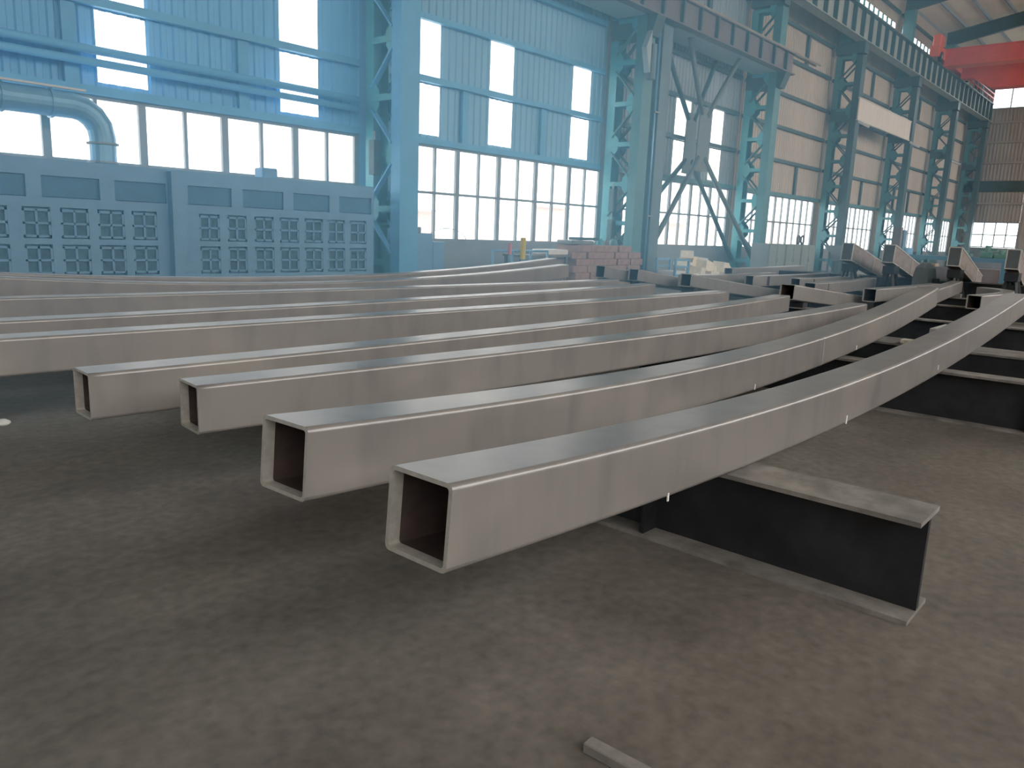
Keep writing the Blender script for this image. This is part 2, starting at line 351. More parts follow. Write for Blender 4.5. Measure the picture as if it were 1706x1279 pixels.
# ------------------------------------------------------------------ lattice columns
def channel(s, x0, x1, y0, y1, z0, z1, t=.03, web='y0'):
    s.box(x0, x0 + t, y0, y1, z0, z1); s.box(x1 - t, x1, y0, y1, z0, z1)
    if web == 'y0': s.box(x0 + t, x1 - t, y0, y0 + t, z0, z1)
    else: s.box(x0 + t, x1 - t, y1 - t, y1, z0, z1)
def lattice_column(x, label, mt, mlit, extra=False):
    t = thing('lattice_column', label, 'column', (x, 17.1, 0), group='lattice columns along the window wall')
    s = MB(); channel(s, -.34, .34, -.1, .3, 0.03, 13.0); s.build('inner_leg', mt, t)
    s = MB(); channel(s, -.28, .28, 1.15, 1.5, 0.03, 13.0, web='y1'); s.build('outer_leg', mlit, t)
    MB().box(-.5, .5, -.25, 1.65, 0, .03).build('base_plate', m_dteal, t)
    nodes = []; z = 0.75; k = 0
    while z < 13.0: nodes.append((z, k % 2)); z += 1.52; k += 1
    hb = MB().box(-.03, .03, 0, .9, -.085, .085).mesh('batten', mlit)
    for sx in (-.3, .3):
        for i, (z, side) in enumerate(nodes):
            put('batten', hb, t, (sx, .28, z))
            if i + 1 < len(nodes):
                z2 = nodes[i + 1][0]
                y0, y1 = (.28, 1.18) if side == 0 else (1.18, .28)
                MB().bar((sx, y0, z + .28), (sx, y1, z2 - .28), .05, .17, up=(1, 0, 0)).build('lacing_bar', mt, t)
            y0, y1 = (.28, .58) if side == 0 else (1.17, .87)
            g = MB(); g.hexa([(sx - .012, y0, z - .55), (sx + .012, y0, z - .55), (sx + .012, y1, z - .2), (sx - .012, y1, z - .2), (sx - .012, y0, z + .55), (sx + .012, y0, z + .55), (sx + .012, y1, z + .2), (sx - .012, y1, z + .2)]); g.build('gusset_plate', mlit, t)
    MB().box(-.36, .36, -.14, 1.55, 13.1, 13.75).build('column_head', m_dteal, t)
    MB().box(-.3, .3, .3, 1.5, 9.2, 9.95).build('tie_plate', m_dteal, t)
    s = MB(); channel(s, -.3, .3, .75, 1.45, 13.75, 18.3); s.build('upper_post', m_teal, t)
    return t
col_lab = {2.8: 'lattice column beyond the left edge, at the booth', 14.8: 'blue lattice column at the right end of the filter booth', 26.8: 'teal lattice column left of the crossed braces', 38.8: 'teal lattice column right of the crossed braces',
           50.8: 'dark green lattice column at the left edge of the hanging board', 62.8: 'dark green lattice column at the right edge of the hanging board', 74.8: 'dark green lattice column under the crane carriage', 86.8: 'dark lattice column in the far corner by the end wall'}
for x, lab in col_lab.items():
    lattice_column(x, lab, m_veilgirt if x < 20 else (m_teal if x < 45 else m_dteal), m_tealb if x < 45 else m_teal)  # outer legs and battens in lighter teal: window light put into their colour
t = thing('column_post', 'plain grey twin post standing against the teal lattice column', 'column', (28.05, 17.1, 0))
s = MB(); channel(s, -.36, .36, -.12, .45, 0.03, 11.0); s.build('post', m_twin, t)
MB().box(-.5, .5, -.3, .6, 0, .03).build('base_plate', m_dteal, t)
MB().tube([(-.62, -.12, .05), (-.62, -.12, 10.0)], .05, 8).build('downpipe', m_duct, t, smooth=True)
for z in (2.6, 6.6): MB().box(-.7, -.3, -.2, -.1, z - .03, z + .03).build('pipe_clip', m_frame, t)
# pale speaker-like lamp box on the twin columns
t = thing('floodlight', 'pale tapered floodlight housing high on the teal column', 'light', (26.3, 16.72, 8.6))
MB().hexa([(-.05, -.1, -.75), (.02, -.1, -.75), (.02, .12, -.75), (-.05, .12, -.75), (-.33, -.1, .1), (.02, -.1, .75), (.02, .12, .75), (-.33, .12, .1)]).build('shade', m_soffit, t)
MB().tube([(.28, 0, -.95), (.28, 0, .3)], .16, 12).build('housing', m_twin, t); MB().box(0, .3, .1, .32, -.1, .1).build('bracket', m_dteal, t)

# ------------------------------------------------------------------ X bracing between columns 26.8 and 38.8
for yy, lab in ((17.25, 'crossed pipe brace in the near face of the column bay'), (18.45, 'crossed pipe brace close to the wall in the column bay')):
    t = thing('cross_brace', lab, 'brace', (33.0, yy, 0), group='crossed braces')
    zc = 6.2; dx = 1.0 if yy > 18 else 0
    for (x, z) in ((-4.62 if dx == 0 else -5.9, 1.4 if dx == 0 else 1.0), (5.46, .75), (-2.8, 9.95), (1.9, 9.95)):
        MB().tube([(-1.0 + dx + (.25 if x > 0 else -.25), 0, zc + (.9 if z > 5 else -.9)), (x, 0, z)], .11, 8).build('brace_arm', m_arm if yy < 18 else m_dteal, t, smooth=True)
    MB().hexa([(-1.5 + dx, -.02, zc - 1.5), (-.4 + dx, -.02, zc - 1.5), (-.4 + dx, .02, zc - 1.5), (-1.5 + dx, .02, zc - 1.5), (-1.4 + dx, -.02, zc + 1.2), (-.5 + dx, -.02, zc + 1.2), (-.5 + dx, .02, zc + 1.2), (-1.4 + dx, .02, zc + 1.2)]).build('gusset_plate', m_arm, t)

# ------------------------------------------------------------------ crane runway girders
t = thing('runway_girder', 'upper crane runway girder with upright stiffeners along the columns', 'girder', (0, 17.2, 13.75))
s = MB(); s.box(-26, 87.8, -.03, .03, .05, 1.6); s.build('web', m_gird, t)
MB().box(-26, 87.8, -.3, .3, 0, .05).build('bottom_flange', m_gird, t)
MB().box(-26, 87.8, -.28, .28, 1.6, 1.66).build('top_flange', m_dteal, t)
MB().box(-26, 87.8, -.06, .06, 1.66, 1.78).build('rail', m_brown, t)
sm = MB().box(-.05, .05, -.27, -.03, .05, 1.6).mesh('stiffener', m_dteal)
x = 0.4
while x < 87.5: put('stiffener', sm, t, (x, 0, 0)); x += 1.5
t = thing('walkway_rail', 'thin tan handrail along the upper runway girder', 'railing', (0, 18.2, 15.4))
for z in (.5, 1.05): MB().tube([(40, 0, z), (86, 0, z)], .03, 6).build('rail', m_tan, t, smooth=True)
pm = MB().tube([(0, 0, 0), (0, 0, 1.05)], .025, 6).mesh('post', m_tan)
for k in range(24): put('post', pm, t, (40 + 2*k, 0, 0))
t = thing('guard_rail', 'pink guard rail on the girder past the crane carriage', 'railing', (0, 17.0, 15.42))
for z in (.45, .85): MB().tube([(77.5, 0, z), (87.4, 0, z)], .05, 6).build('rail', m_red, t, smooth=True)
for k in range(8): MB().tube([(77.6 + 1.38*k, 0, 0), (77.6 + 1.38*k, 0, .9)], .04, 6).build('post', m_red, t)

t = thing('lower_girder', 'brown lower runway girder ending at the lattice column', 'girder', (0, 16.75, 9.95))
MB().box(-25.9, 39.6, -.03, .03, .06, .95).build('web', m_brown, t)
MB().box(-25.9, 39.6, -.2, .2, 0, .06).build('bottom_flange', m_brown, t)
MB().box(-25.9, 39.6, -.18, .2, .95, 1.0).build('top_flange', m_brown, t)
for k, (y, z) in enumerate(((-.1, 1.06), (.02, 1.12), (.14, 1.06))): MB().tube([(-25.9, y, z), (43, y, z)], .05, 8).build('pipe', m_tan, t, smooth=True)
sm = MB().box(-.06, .06, -.18, -.03, .06, .95).mesh('stiffener', m_dteal)
x = -2.0
while x < 39.5: put('stiffener', sm, t, (x, 0, 0)); x += 1.45
for c in C0[:4]: MB().box(c + (1.8 if c > 20 else .5), c + 11.5, .2, 1.45, -.01, .03).build('soffit_plate', m_soffit, t)
for c in C0[1:5]: MB().hexa([(c - .3, .05, -.7), (c + .3, .05, -.7), (c + .3, .25, -.7), (c - .3, .25, -.7), (c - .3, -.2, 0), (c + .3, -.2, 0), (c + .3, .25, 0), (c - .3, .25, 0)]).build('bracket', m_dteal, t)

# bridge crane
t = thing('bridge_crane', 'red overhead bridge crane spanning the hall', 'crane', (68, 17.2, 15.4))
def girder(x0, x1):
    s = MB(); z0, z1 = -.02, 1.1
    s.hexa([(x0, -2.6, z0 - .9), (x1, -2.6, z0 - .9), (x1, -1.2, z0), (x0, -1.2, z0), (x0, -2.6, z1), (x1, -2.6, z1), (x1, -1.2, z1), (x0, -1.2, z1)])
    s.box(x0, x1, -30.5, -2.6, z0 - .9, z1); s.box(x0, x1, -1.2, -.3, z0, z1)
    return s
g = girder(5.6, 6.8); g.build('main_girder', m_red, t)
s = MB(); s.box(0, 1.2, -31, -.3, -.02, 1.1); s.build('main_girder', m_red, t)
MB().box(-.15, 1.35, -31, -.3, 1.1, 1.16).build('girder_flange', m_red, t)
MB().box(-.12, 1.3, -31, -.3, -.07, -.02).build('girder_flange', m_orange, t)
MB().box(-1.8, 8.6, -.35, .35, .35, 1.15).build('end_carriage', m_orange, t, bevel=.05)
MB().box(-1.5, -.4, -.3, .3, 1.15, 2.0).build('drive_housing', m_orange, t, bevel=.08)
for x in (-1.2, 7.8): MB().tube([(x, -.42, .4), (x, -.2, .4)], .36, 20).build('wheel', m_black, t); MB().tube([(x, -.44, .4), (x, -.42, .4)], .14, 12).build('hub', m_weld, t)

# hanging board between columns 50.8 and 62.8
t = thing('hanging_board', 'long pale board hung across two dark green columns', 'board', (50.3, 16.85, 0))
MB().box(0, 11.15, 0, .07, 9.24, 10.46).build('panel', m_banner, t)
MB().box(-.05, 11.2, -.03, .1, 10.46, 10.52).build('top_rail', m_weld, t); MB().box(-.05, 11.2, -.03, .1, 9.18, 9.24).build('bottom_rail', m_weld, t)
for x in (-.05, 11.15): MB().bar((x, -.1, 9.1), (x - .05, -.75, 8.75), .14, .14).build('lamp_arm', m_white, t)
t = thing('floodlight', 'short white floodlight tube on the far dark green column', 'light', (74.6, 16.88, 9.0))
MB().bar((0, 0, 0), (0, -.7, -.3), .14, .14).build('tube', m_white, t); MB().box(-.1, .1, 0, .1, -.1, .1).build('bracket', m_dteal, t)

# ------------------------------------------------------------------ filter booth in the left bay
t = thing('filter_booth', 'blue-grey spray booth wall of square filters under the left windows', 'booth', (0, 17.5, 0))
BT = 2.84
s = MB(); s.box(-2.0, 13.95, .12, 1.3, 0, BT - .1); s.build('body', m_booth, t)
# front frame: rails and posts leave real openings
for z0, z1 in ((BT - .32, BT), (1.9, 2.09), (1.16, 1.28), (0, .52)): part_box('rail', m_booth, t, -2.0, 13.95, 0, .12, z0, z1)
hdr = [(2.1, 3.2), (3.5, 4.55), (4.25 + .0, 5.33), (5.61, 6.71), (7.01, 8.11), (8.61, 9.68), (9.97, 11.08), (11.37, 12.47), (12.78, 13.86)]
hdr = [(0.0, 1.1), (1.4, 2.5), (2.8, 3.9), (4.2, 5.33), (5.61, 6.71), (7.01, 8.11), (8.61, 9.68), (9.97, 11.08), (11.37, 12.47), (12.78, 13.86)]
for a, b in hdr: part_box('header_panel', m_boothd, t, a, b, .06, .11, 2.11, 2.51)
edges = [-2.0] + [v for ab in hdr for v in ab] + [13.95]
for i in range(0, len(edges), 2): part_box('header_post', m_booth, t, edges[i], edges[i + 1], 0, .1, 2.09, BT - .32)
mods = [(1.0, 1.5), (1.7, 2.2), (2.4, 2.9), (3.1, 3.6), (3.8, 4.3), (4.5, 4.98), (5.23, 5.74), (5.92, 6.46), (6.64, 7.18), (7.34, 7.88), (8.86, 9.36), (9.56, 10.06), (10.27, 10.8), (10.97, 11.53), (11.70, 12.26), (12.42, 12.97), (13.13, 13.70)]
for a, b in mods:
    for z0, z1 in ((1.30, 1.86), (.56, 1.12)):
        f = MB(); w = .045; xm = (a + b)/2; zm = (z0 + z1)/2
        f.box(a, a + w, .02, .1, z0, z1); f.box(b - w, b, .02, .1, z0, z1); f.box(xm - w/2, xm + w/2, .02, .1, z0, z1)
        f.box(a, b, .02, .1, z0, z0 + w); f.box(a, b, .02, .1, z1 - w, z1); f.box(a, b, .02, .1, zm - w/2, zm + w/2)
        fo = f.build('filter_frame', m_booth, t)
        for xa, xb in ((a + w, xm - w/2), (xm + w/2, b - w)):
            for za, zb in ((z0 + w, zm - w/2), (zm + w/2, z1 - w)): part_box('filter_pane', m_filter, fo, xa, xb, .07, .09, za, zb)
medge = [-2.0] + [v for ab in mods for v in ab] + [13.95]
for i in range(0, len(medge), 2): part_box('filter_post', m_booth, t, medge[i], medge[i + 1], .01, .12, .52, 1.9)
part_box('divider_post', m_booth, t, 8.14, 8.46, -.22, .02, 0, BT - .05)
part_box('top_box', m_booth, t, 10.7, 11.13, .3, .7, BT, BT + .26, bevel=.03)

# exhaust duct
t = thing('exhaust_duct', 'round blue-grey duct bending down into the filter booth', 'duct', (7.1, 18.15, BT))
path = [(-9, 0, 1.16), (-.6, 0, 1.16)]
for k in range(1, 5):
    a = math.pi/2 * k / 4; path.append((-.6 + .58*math.sin(a), 0, .58 + .58*math.cos(a)))
path.append((-.02, 0, .005))
pts = []
for i in range(len(path) - 1):
    pts.append(path[i])
pts.append(path[-1])
MB().tube(pts, .265, 20).build('pipe', m_duct, t, smooth=False)
for x in (-6, -4.6, -3.2, -1.9, -1.0): MB().tube([(x - .03, 0, 1.16), (x + .03, 0, 1.16)], .30, 20).build('flange_ring', m_duct, t)
for z in (.45, .06): MB().tube([(-.02, 0, z - .02), (-.02, 0, z + .02)], .32, 20).build('flange_ring', m_frame, t)
MB().box(-9, -.4, -.3, -.22, 1.44, 1.48).build('hanger_rail', m_white, t)
# pipes on the wall of the left bay
for z, r, lab in ((5.27, .095, 'upper steel pipe along the blue wall'), (5.02, .085, 'lower steel pipe along the blue wall')):
    t = thing('wall_pipe', lab, 'pipe', (2.8, 18.6, z), group='pipes on the blue wall')
    MB().tube([(-11.5, 0, 0), (11.5, 0, 0)], r, 10).build('run', m_veilblue, t, smooth=True)
    for x in (0.6, 4, 7.8, 11): MB().box(x - .04, x + .04, 0, .26, -.05, .05).build('bracket', m_dteal, t)

# ------------------------------------------------------------------ square steel tubes
SEC = 0.30
def section(h=SEC, r=.022, n=3):
    pts = []; a = h/2 - r
    for cx, cz, a0 in ((a, a, 0), (-a, a, 90), (-a, -a, 180), (a, -a, 270)):
        for k in range(n + 1):
            g = math.radians(a0 + 90*k/n); pts.append((cx + r*math.cos(g), cz + r*math.sin(g)))
    return pts
def square_tube(label, path, h=SEC, wall_t=.016, seams=(), group='curved square steel tubes', mt=None, cat='tube'):
    """path: centre-line points (x, y, z) with z the middle of the section; hollow, open at both ends"""
    path = [Vector(p) for p in path]; N = len(path)
    root = thing('square_tube', label, cat, tuple(path[0] - Vector((0, 0, h/2))), group=group); org = path[0] - Vector((0, 0, h/2))
    def frame(i):
        d = (path[min(i + 1, N - 1)] - path[max(i - 1, 0)]).normalized(); sx = d.cross(Vector((0, 0, 1))).normalized(); return d, sx, sx.cross(d)
    so = section(h); si = section(h - 2*wall_t, .012); n = len(so)
    s = MB()
    for i in range(N):
        d, sx, up = frame(i)
        for (u, w) in so: s.v.append(tuple(path[i] - org + sx*u + up*w))
    for i in range(N - 1):
        for k in range(n):
            k2 = (k + 1) % n; s.f.append((i*n + k, (i+1)*n + k, (i+1)*n + k2, i*n + k2)); s.mi.append(0)
    # rims and insides at both ends
    for e, i in ((0, 0), (1, N - 1)):
        d, sx, up = frame(i); inw = d if e == 0 else -d
        ring0 = i * n; b = len(s.v)
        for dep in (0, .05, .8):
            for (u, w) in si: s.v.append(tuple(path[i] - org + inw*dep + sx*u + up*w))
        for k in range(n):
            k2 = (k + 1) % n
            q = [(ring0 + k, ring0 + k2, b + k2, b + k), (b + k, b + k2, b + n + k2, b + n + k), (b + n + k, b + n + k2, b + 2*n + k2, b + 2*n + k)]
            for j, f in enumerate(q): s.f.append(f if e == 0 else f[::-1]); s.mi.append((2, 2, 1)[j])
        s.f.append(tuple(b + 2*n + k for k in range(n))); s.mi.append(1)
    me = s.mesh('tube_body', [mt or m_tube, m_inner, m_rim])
    o = link('tube_body', me, root)
    sm = [False] * len(s.f)
    for i in range(N - 1):
        for k in range(n): sm[i*n + k] = (k % 4 != 3)
    me.polygons.foreach_set('use_smooth', sm)
    for q in seams:
        i = int(q * (N - 1)); d, sx, up = frame(i); w = MB(); so2 = section(h + .008, .024)
        for dd in (-.008, .008):
            for (u, ww) in so2: w.v.append(tuple(path[i] - org + d*dd + sx*u + up*ww))
        for k in range(n):
            k2 = (k + 1) % n; w.f.append((k, n + k, n + k2, k2)); w.mi.append(0)
        w.build('weld_seam', m_rim, root)
    return root
def poly(c, x):
    v = 0
    for k in c: v = v * x + k
    return v
def tube_xy(label, x0, x1, yc, zc, n=56, **kw):
    """yc: polynomial of the near edge y(x); zc: polynomial of the top z relative to the eye"""
    P = []
    for i in range(n + 1):
        x = x0 + (x1 - x0) * i / n; P.append((x, poly(yc, x) + SEC/2, EYE + poly(zc, x) - SEC/2))
    return square_tube(label, P, **kw)
FL = (-.97,)
t = tube_xy('nearest square steel tube, its open end lowest in the picture', 1.62, 13.6, (0.0127, 1.629), (-0.000224, 0.01157, -0.11475, -0.636), seams=(.67, .9))
def chalk(t, pts):
    for x, y, z, w, h in pts: part_box('chalk_mark', m_white, t, x - w/2 - t.location.x, x + w/2 - t.location.x, y - .002 - t.location.y, y + .004 - t.location.y, z - h/2 - t.location.z, z + h/2 - t.location.z)
chalk(t, [(5.60, 1.700, .575, .022, .06), (3.05, 1.667, .62, .012, .04), (8.3, 1.734, .66, .02, .05)])
t = tube_xy('second square steel tube from the front, bowed up at both ends', 1.63, 13.45, (0.04304, 2.3894), (-1.5e-05, 0.007659, -0.098503, -0.631286), seams=(.55,))
chalk(t, [(9.2, 2.785, .64, .02, .05), (6.2, 2.656, .58, .015, .05)])
tube_xy('third square steel tube from the front, open end at left', 2.14, 13.68, (0.00738, -0.13795, 4.56136), FL)
tube_xy('fourth square steel tube from the front, leftmost open end in view', 1.80, 14.1, (0.00769, -0.07982, 5.14674), FL)
tube_xy('fifth square steel tube from the front, running off the left edge', 1.0, 13.83, (0.00294, -0.06183, 6.91195), FL)
tube_xy('sixth square steel tube from the front, running off the left edge', 1.0, 14.07, (0.00621, -0.05936, 8.00237), FL)
tube_xy('seventh square steel tube from the front, running off the left edge', 1.2, 14.44, (0.00622, -0.14821, 10.38027), FL)
tube_xy('second-rearmost long square tube, its right end lifted clear', 1.8, 14.18, (10.75,), (-0.000137, 0.010008, -0.129997, -0.487358))
tube_xy('rearmost long square tube, its right end lifted against the pink blocks', 2.0, 15.01, (11.75,), (-7e-06, 0.006476, -0.100106, -0.551841))

# second batch further down the hall: ends lifted towards the camera
def lifted(label, x0, y0, z0, L, slope=0.0, tilt=.11, **kw):
    P = []; n = 36
    for i in range(n + 1):
        d = L * i / n; P.append((x0 + d, y0 + .15 + slope*d, EYE + z0 - tilt*d + .0018*d*d - SEC/2))
    return square_tube(label, P, **kw)
G2 = 'square tubes of the second batch'
lifted('leftmost open-ended tube of the far batch, near the pink blocks', 15.99, 11.0, -.76, 6.6, .0, .115, group=G2)
lifted('open-ended tube of the far batch just right of the leftmost one', 16.93, 10.62, -.83, 5.8, .0, .118, group=G2)
lifted('open-ended tube of the far batch in front of the cream blocks', 16.45, 8.86, -.83, 6.2, .0, .108, group=G2)
lifted('large open-ended tube of the far batch behind the second tube', 15.09, 5.86, -.82, 7.0, .0, .095, group=G2)
def flat(label, pts, n=24, z=-.97, **kw):
    (xa, ya), (xb, yb), (xc, yc) = pts; P = []
    for i in range(n + 1):
        u = i / n; P.append(((1-u)**2*xa + 2*u*(1-u)*xb + u*u*xc, (1-u)**2*ya + 2*u*(1-u)*yb + u*u*yc, EYE + z - SEC/2))
    return square_tube(label, P, **kw)
flat('pale-topped tube lying behind the cream block pile end', ((18.4, 10.15), (20.5, 9.95), (23.8, 10.0)), group=G2)
flat('tube with a square dark mouth left of the grey cabinets', ((23.8, 11.5), (27.0, 11.4), (31.5, 12.1)), z=-.92, group=G2)
flat('tube with a dark mouth below the grey cabinets', ((20.77, 9.39), (23.0, 8.95), (26.6, 9.35)), group=G2)
flat('tube with a half hidden mouth right of the cabinets', ((21.08, 8.2), (23.0, 7.9), (25.8, 8.1)), group=G2)
flat('tube with a low dark mouth and a long pale side', ((19.21, 7.1), (21.5, 6.9), (25.2, 7.45)), group=G2)
flat('small-mouthed tube just behind the second tube', ((18.61, 5.5), (21.0, 5.3), (23.8, 5.35)), group=G2)
flat('short pale tube end continuing past the second tube', ((17.6, 4.1), (21.0, 4.5), (23.9, 4.85)), z=-.87, group=G2)
flat('tightly curved short tube with rounded mouth at the right', ((19.1, 3.5), (23.1, 2.9), (23.4, 4.2)), n=30, group=G2)

# ------------------------------------------------------------------ support beams under the tubes
def ibeam(label, x0, x1, y0, y1, ztop, mt=None, top=None):
    t = thing('support_beam', label, 'beam', ((x0 + x1)/2, y0, 0), group='support beams across the floor')
    w = (x1 - x0)/2; L = y1 - y0
    MB().box(-w, w, 0, L, ztop - .025, ztop).build('top_flange', top or m_dust, t)
    MB().box(-w, w, 0, L, 0, .025).build('bottom_flange', m_dust, t)
    MB().box(-.02 if w < .3 else -w + .03, .02 if w < .3 else -w + .07, 0, L, .025, ztop - .025).build('web', m_black, t)
    if w >= .3: MB().box(w - .07, w - .03, 0, L, .025, ztop - .025).build('web', m_black, t)
    for k in range(1, int(L / 1.5) + 1): MB().box(-w + .01, w - .01, 1.5*k - .01, 1.5*k + .01, .025, ztop - .025).build('stiffener', m_black, t)
    return t
SUP = EYE - 1.273
ibeam('nearest black support beam with a dusty top flange', 3.87, 4.22, .78, 12.3, SUP)
ibeam('black support beam crossing under the tubes at the right', 8.98, 9.25, -2.0, 12.4, SUP)
ibeam('wide black support beam behind the crossing one', 11.05, 11.8, -2.0, 12.4, SUP)
ibeam('far support beam in front of the second batch of tubes', 15.6, 15.9, 0.0, 12.6, SUP - .03)
ibeam('short support beam under the curved tube at the right', 19.6, 19.9, 3.0, 5.7, SUP)
ibeam('short support beam under the far batch in front of the cabinets', 20.6, 20.9, 6.7, 8.4, SUP)
ibeam('rear support beam under the second batch of tubes', 23.0, 23.3, 2.6, 12.8, SUP)
ibeam('short support beam under the tube beside the cabinets', 26.8, 27.1, 11.45, 12.6, EYE - .92 - SEC - .003)
# low dark plates on the floor between the beams
def slab(name, label, cat, x0, x1, y0, y1, z0, z1, mt, bevel=.01, group=None, rz=0):
    o = part_box(name, mt, None, -(x1-x0)/2, (x1-x0)/2, -(y1-y0)/2, (y1-y0)/2, 0, z1 - z0, bevel=bevel)
    o.location = ((x0+x1)/2, (y0+y1)/2, z0); o.rotation_euler = (0, 0, rz)
    return tag(o, label, cat, group)
slab('dark_plate', 'dark flat plate lying on the floor between the beams', 'plate', 9.5, 10.9, -1.5, 3.6, 0, .06, m_black)
slab('dark_plate', 'dark flat plate lying beyond the wide beam', 'plate', 12.1, 15.3, -1.0, 4.2, 0, .08, m_black)
slab('tarpaulin', 'folded dark blue sheet between the tube ends', 'tarp', 14.4, 15.4, 5.0, 6.0, 0, .42, m_tarp, .1)
slab('packing_block', 'pale packing block standing beyond the wide support beam', 'block', 12.95, 13.9, 2.62, 2.9, .08, EYE - 1.2, m_white, .01, 'packing blocks')
slab('packing_block', 'greenish packing block at the right edge on the wide beam', 'block', 11.3, 11.7, .75, 1.2, SUP, SUP + .2, m_cab, .02, 'packing blocks')
slab('packing_block', 'small cream wedge on the wide beam between the nearest tubes', 'block', 11.1, 11.25, 2.66, 2.82, SUP, SUP + .06, m_block, .01, 'packing blocks')
slab('packing_block', 'grey packing block under the short pale tube', 'block', 23.05, 23.25, 4.55, 4.95, SUP, EYE - .87 - SEC - .002, m_dust, .005, 'packing blocks')
for x, y, z0, z, lab in ((16.1, 11.0, 0, .76, 'dark packing block under the leftmost lifted tube end'), (17.05, 10.62, 0, .83, 'dark packing block under the lifted tube end right of the leftmost'), (16.6, 8.86, 0, .83, 'dark packing block under the lifted tube end by the cream blocks'), (15.62, 5.86, SUP - .03, .868, 'dark packing block under the large lifted tube end')):
    slab('packing_block', lab, 'block', x, x + .25, y, y + .3, z0, EYE - z - SEC - .035, m_black, .01, 'packing blocks')
slab('timber_offcut', 'narrow grey timber offcut lying on the floor at the bottom edge', 'timber', 2.03, 2.085, .72, 1.36, 0, .04, m_dust, .004, rz=.03)
o = MB().tube([(0, 0, 0), (0, 0, .015), (0, 0, .03), (0, 0, .05)], [.045, .06, .055, .02], 14).build('plastic_cup', m_white); o.location = (1.95, 7.45, 0); tag(o, 'small white plastic cup on the floor at the left edge', 'cup')

# ------------------------------------------------------------------ rusty box beams leaning on the long bench
t = thing('steel_bench', 'long dark steel bench under the leaning box beams', 'bench', (27.2, 0, 0))
MB().box(0, 1.1, 1.0, 11.2, .66, .78).build('bench_top', m_black, t)
MB().box(.02, .08, 1.0, 11.2, .25, .66).build('apron', m_black, t)
for y in (1.2, 3.6, 6.0, 8.4, 10.8):
    for x in (.12, .95): MB().box(x - .07, x + .07, y - .07, y + .07, 0, .66).build('leg', m_black, t)
D = Vector((.985, .10, -.125)).normalized()
for y, L, lab in ((7.72, 9.8, 'leftmost leaning rusty box beam with a pale seam'), (6.56, 8.0, 'leaning rusty box beam second from left'), (4.87, 7.5, 'leaning rusty box beam in front of the blue machine table'), (3.5, 7.0, 'leaning rusty box beam at the right edge')):
    p0 = Vector((24.0, y + .15, 1.58)); t = thing('box_beam', lab, 'beam', tuple(p0), group='leaning box beams')
    sx = Vector((0, 1, 0)) ; sx = (sx - D * sx.dot(D)).normalized(); up = D.cross(sx).normalized()
    if up.z < 0: up = -up
    def ring(d, hw, hh): return [D*d - sx*hw - up*hh, D*d + sx*hw - up*hh, D*d + sx*hw + up*hh, D*d - sx*hw + up*hh]
    a = ring(0, .15, .25); b = ring(L, .15, .25)
    s = MB(); s.hexa([a[0], a[1], b[1], b[0], a[3], a[2], b[2], b[3]]); s.build('body', m_rust, t)
    a = ring(-.012, .135, .235); b = ring(0, .135, .235); MB().hexa([a[0], a[1], b[1], b[0], a[3], a[2], b[2], b[3]]).build('end_plate', m_greybox, t)
    for u, w in ((-1, -1), (1, -1), (1, 1), (-1, 1)):
        q = sx*.15*u + up*.25*w; MB().bar(q, q + D*L, .028, .028).build('edge_weld', m_weld, t)
    for i in range(4):
        a = ring(-.01, .15, .25); MB().bar(a[i], a[(i + 1) % 4], .024, .024, up=(1, 0, .1)).build('end_weld', m_weld, t)
    a = ring(3.2 if y > 5 else 5.2, .155, .255)
    for i in range(4): MB().bar(a[i], a[(i + 1) % 4], .05, .03, up=(1, 0, .1)).build('seam_weld', m_weld, t)
    st = thing('trestle', 'dark trestle under the ' + lab.replace(' with a pale seam', ''), 'trestle', (24.4, y + .15, 0), group='trestles under the box beams')
    MB().box(-.25, .25, -.16, .16, 1.0, 1.22).build('head', m_black, st)
    for sxx in (-1, 1):
        for syy in (-1, 1): MB().bar((sxx*.4, syy*.3, 0), (sxx*.15, syy*.1, 1.02), .07, .07).build('leg', m_black, st)
    MB().bar((-.32, -.22, .35), (.32, -.22, .35), .05, .05).build('brace', m_black, st)

# ------------------------------------------------------------------ things along the window wall
# stack of pink blocks with clutter on top
k = 0
for layer in range(6):
    for j in range(5):
        for d in range(1):
            k += 1
            x0 = 21.3 + j*.86 + (layer % 2)*.2; z0 = layer*.235
            if layer == 5 and j > 3: continue
            slab('clay_block', 'pinkish clay block, %s in the %s row of the stack' % (['leftmost', 'second from left', 'middle', 'second from right', 'rightmost'][j] if layer < 5 else ['leftmost', 'second from left', 'second from right', 'rightmost'][j], ['bottom', 'second', 'third', 'fourth', 'fifth', 'top'][layer]), 'block', x0, x0 + .82, 16.0 + random.uniform(-.04, .04), 16.9, z0, z0 + .23, m_brick, .015, 'clay blocks in the stack')
t = thing('work_table', 'rusty work table with clutter beside the clay block stack', 'table', (19.6, 16.4, 0))
MB().box(-1.0, 1.5, -.4, .4, 1.0, 1.06).build('table_top', m_dust, t)
for x in (-.9, 1.4):
    for y in (-.33, .33): MB().box(x - .04, x + .04, y - .04, y + .04, 0, 1.0).build('leg', m_brown, t)
MB().box(-.9, 1.4, -.36, -.3, .4, .46).build('stretcher', m_brown, t)
slab('plank_bundle', 'pale plank bundle heaped on the work table', 'planks', 19.9, 21.2, 16.1, 16.7, 1.06, 1.24, m_white, .03, rz=.05)
slab('plank_bundle', 'grey board bundle on top of the clay blocks', 'planks', 21.4, 22.6, 16.1, 16.8, 1.42, 1.56, m_cab, .03, rz=-.06)
slab('flat_case', 'dark flat case on top of the clay block stack', 'case', 21.9, 23.1, 16.2, 16.7, 1.57, 1.67, m_dteal, .02)
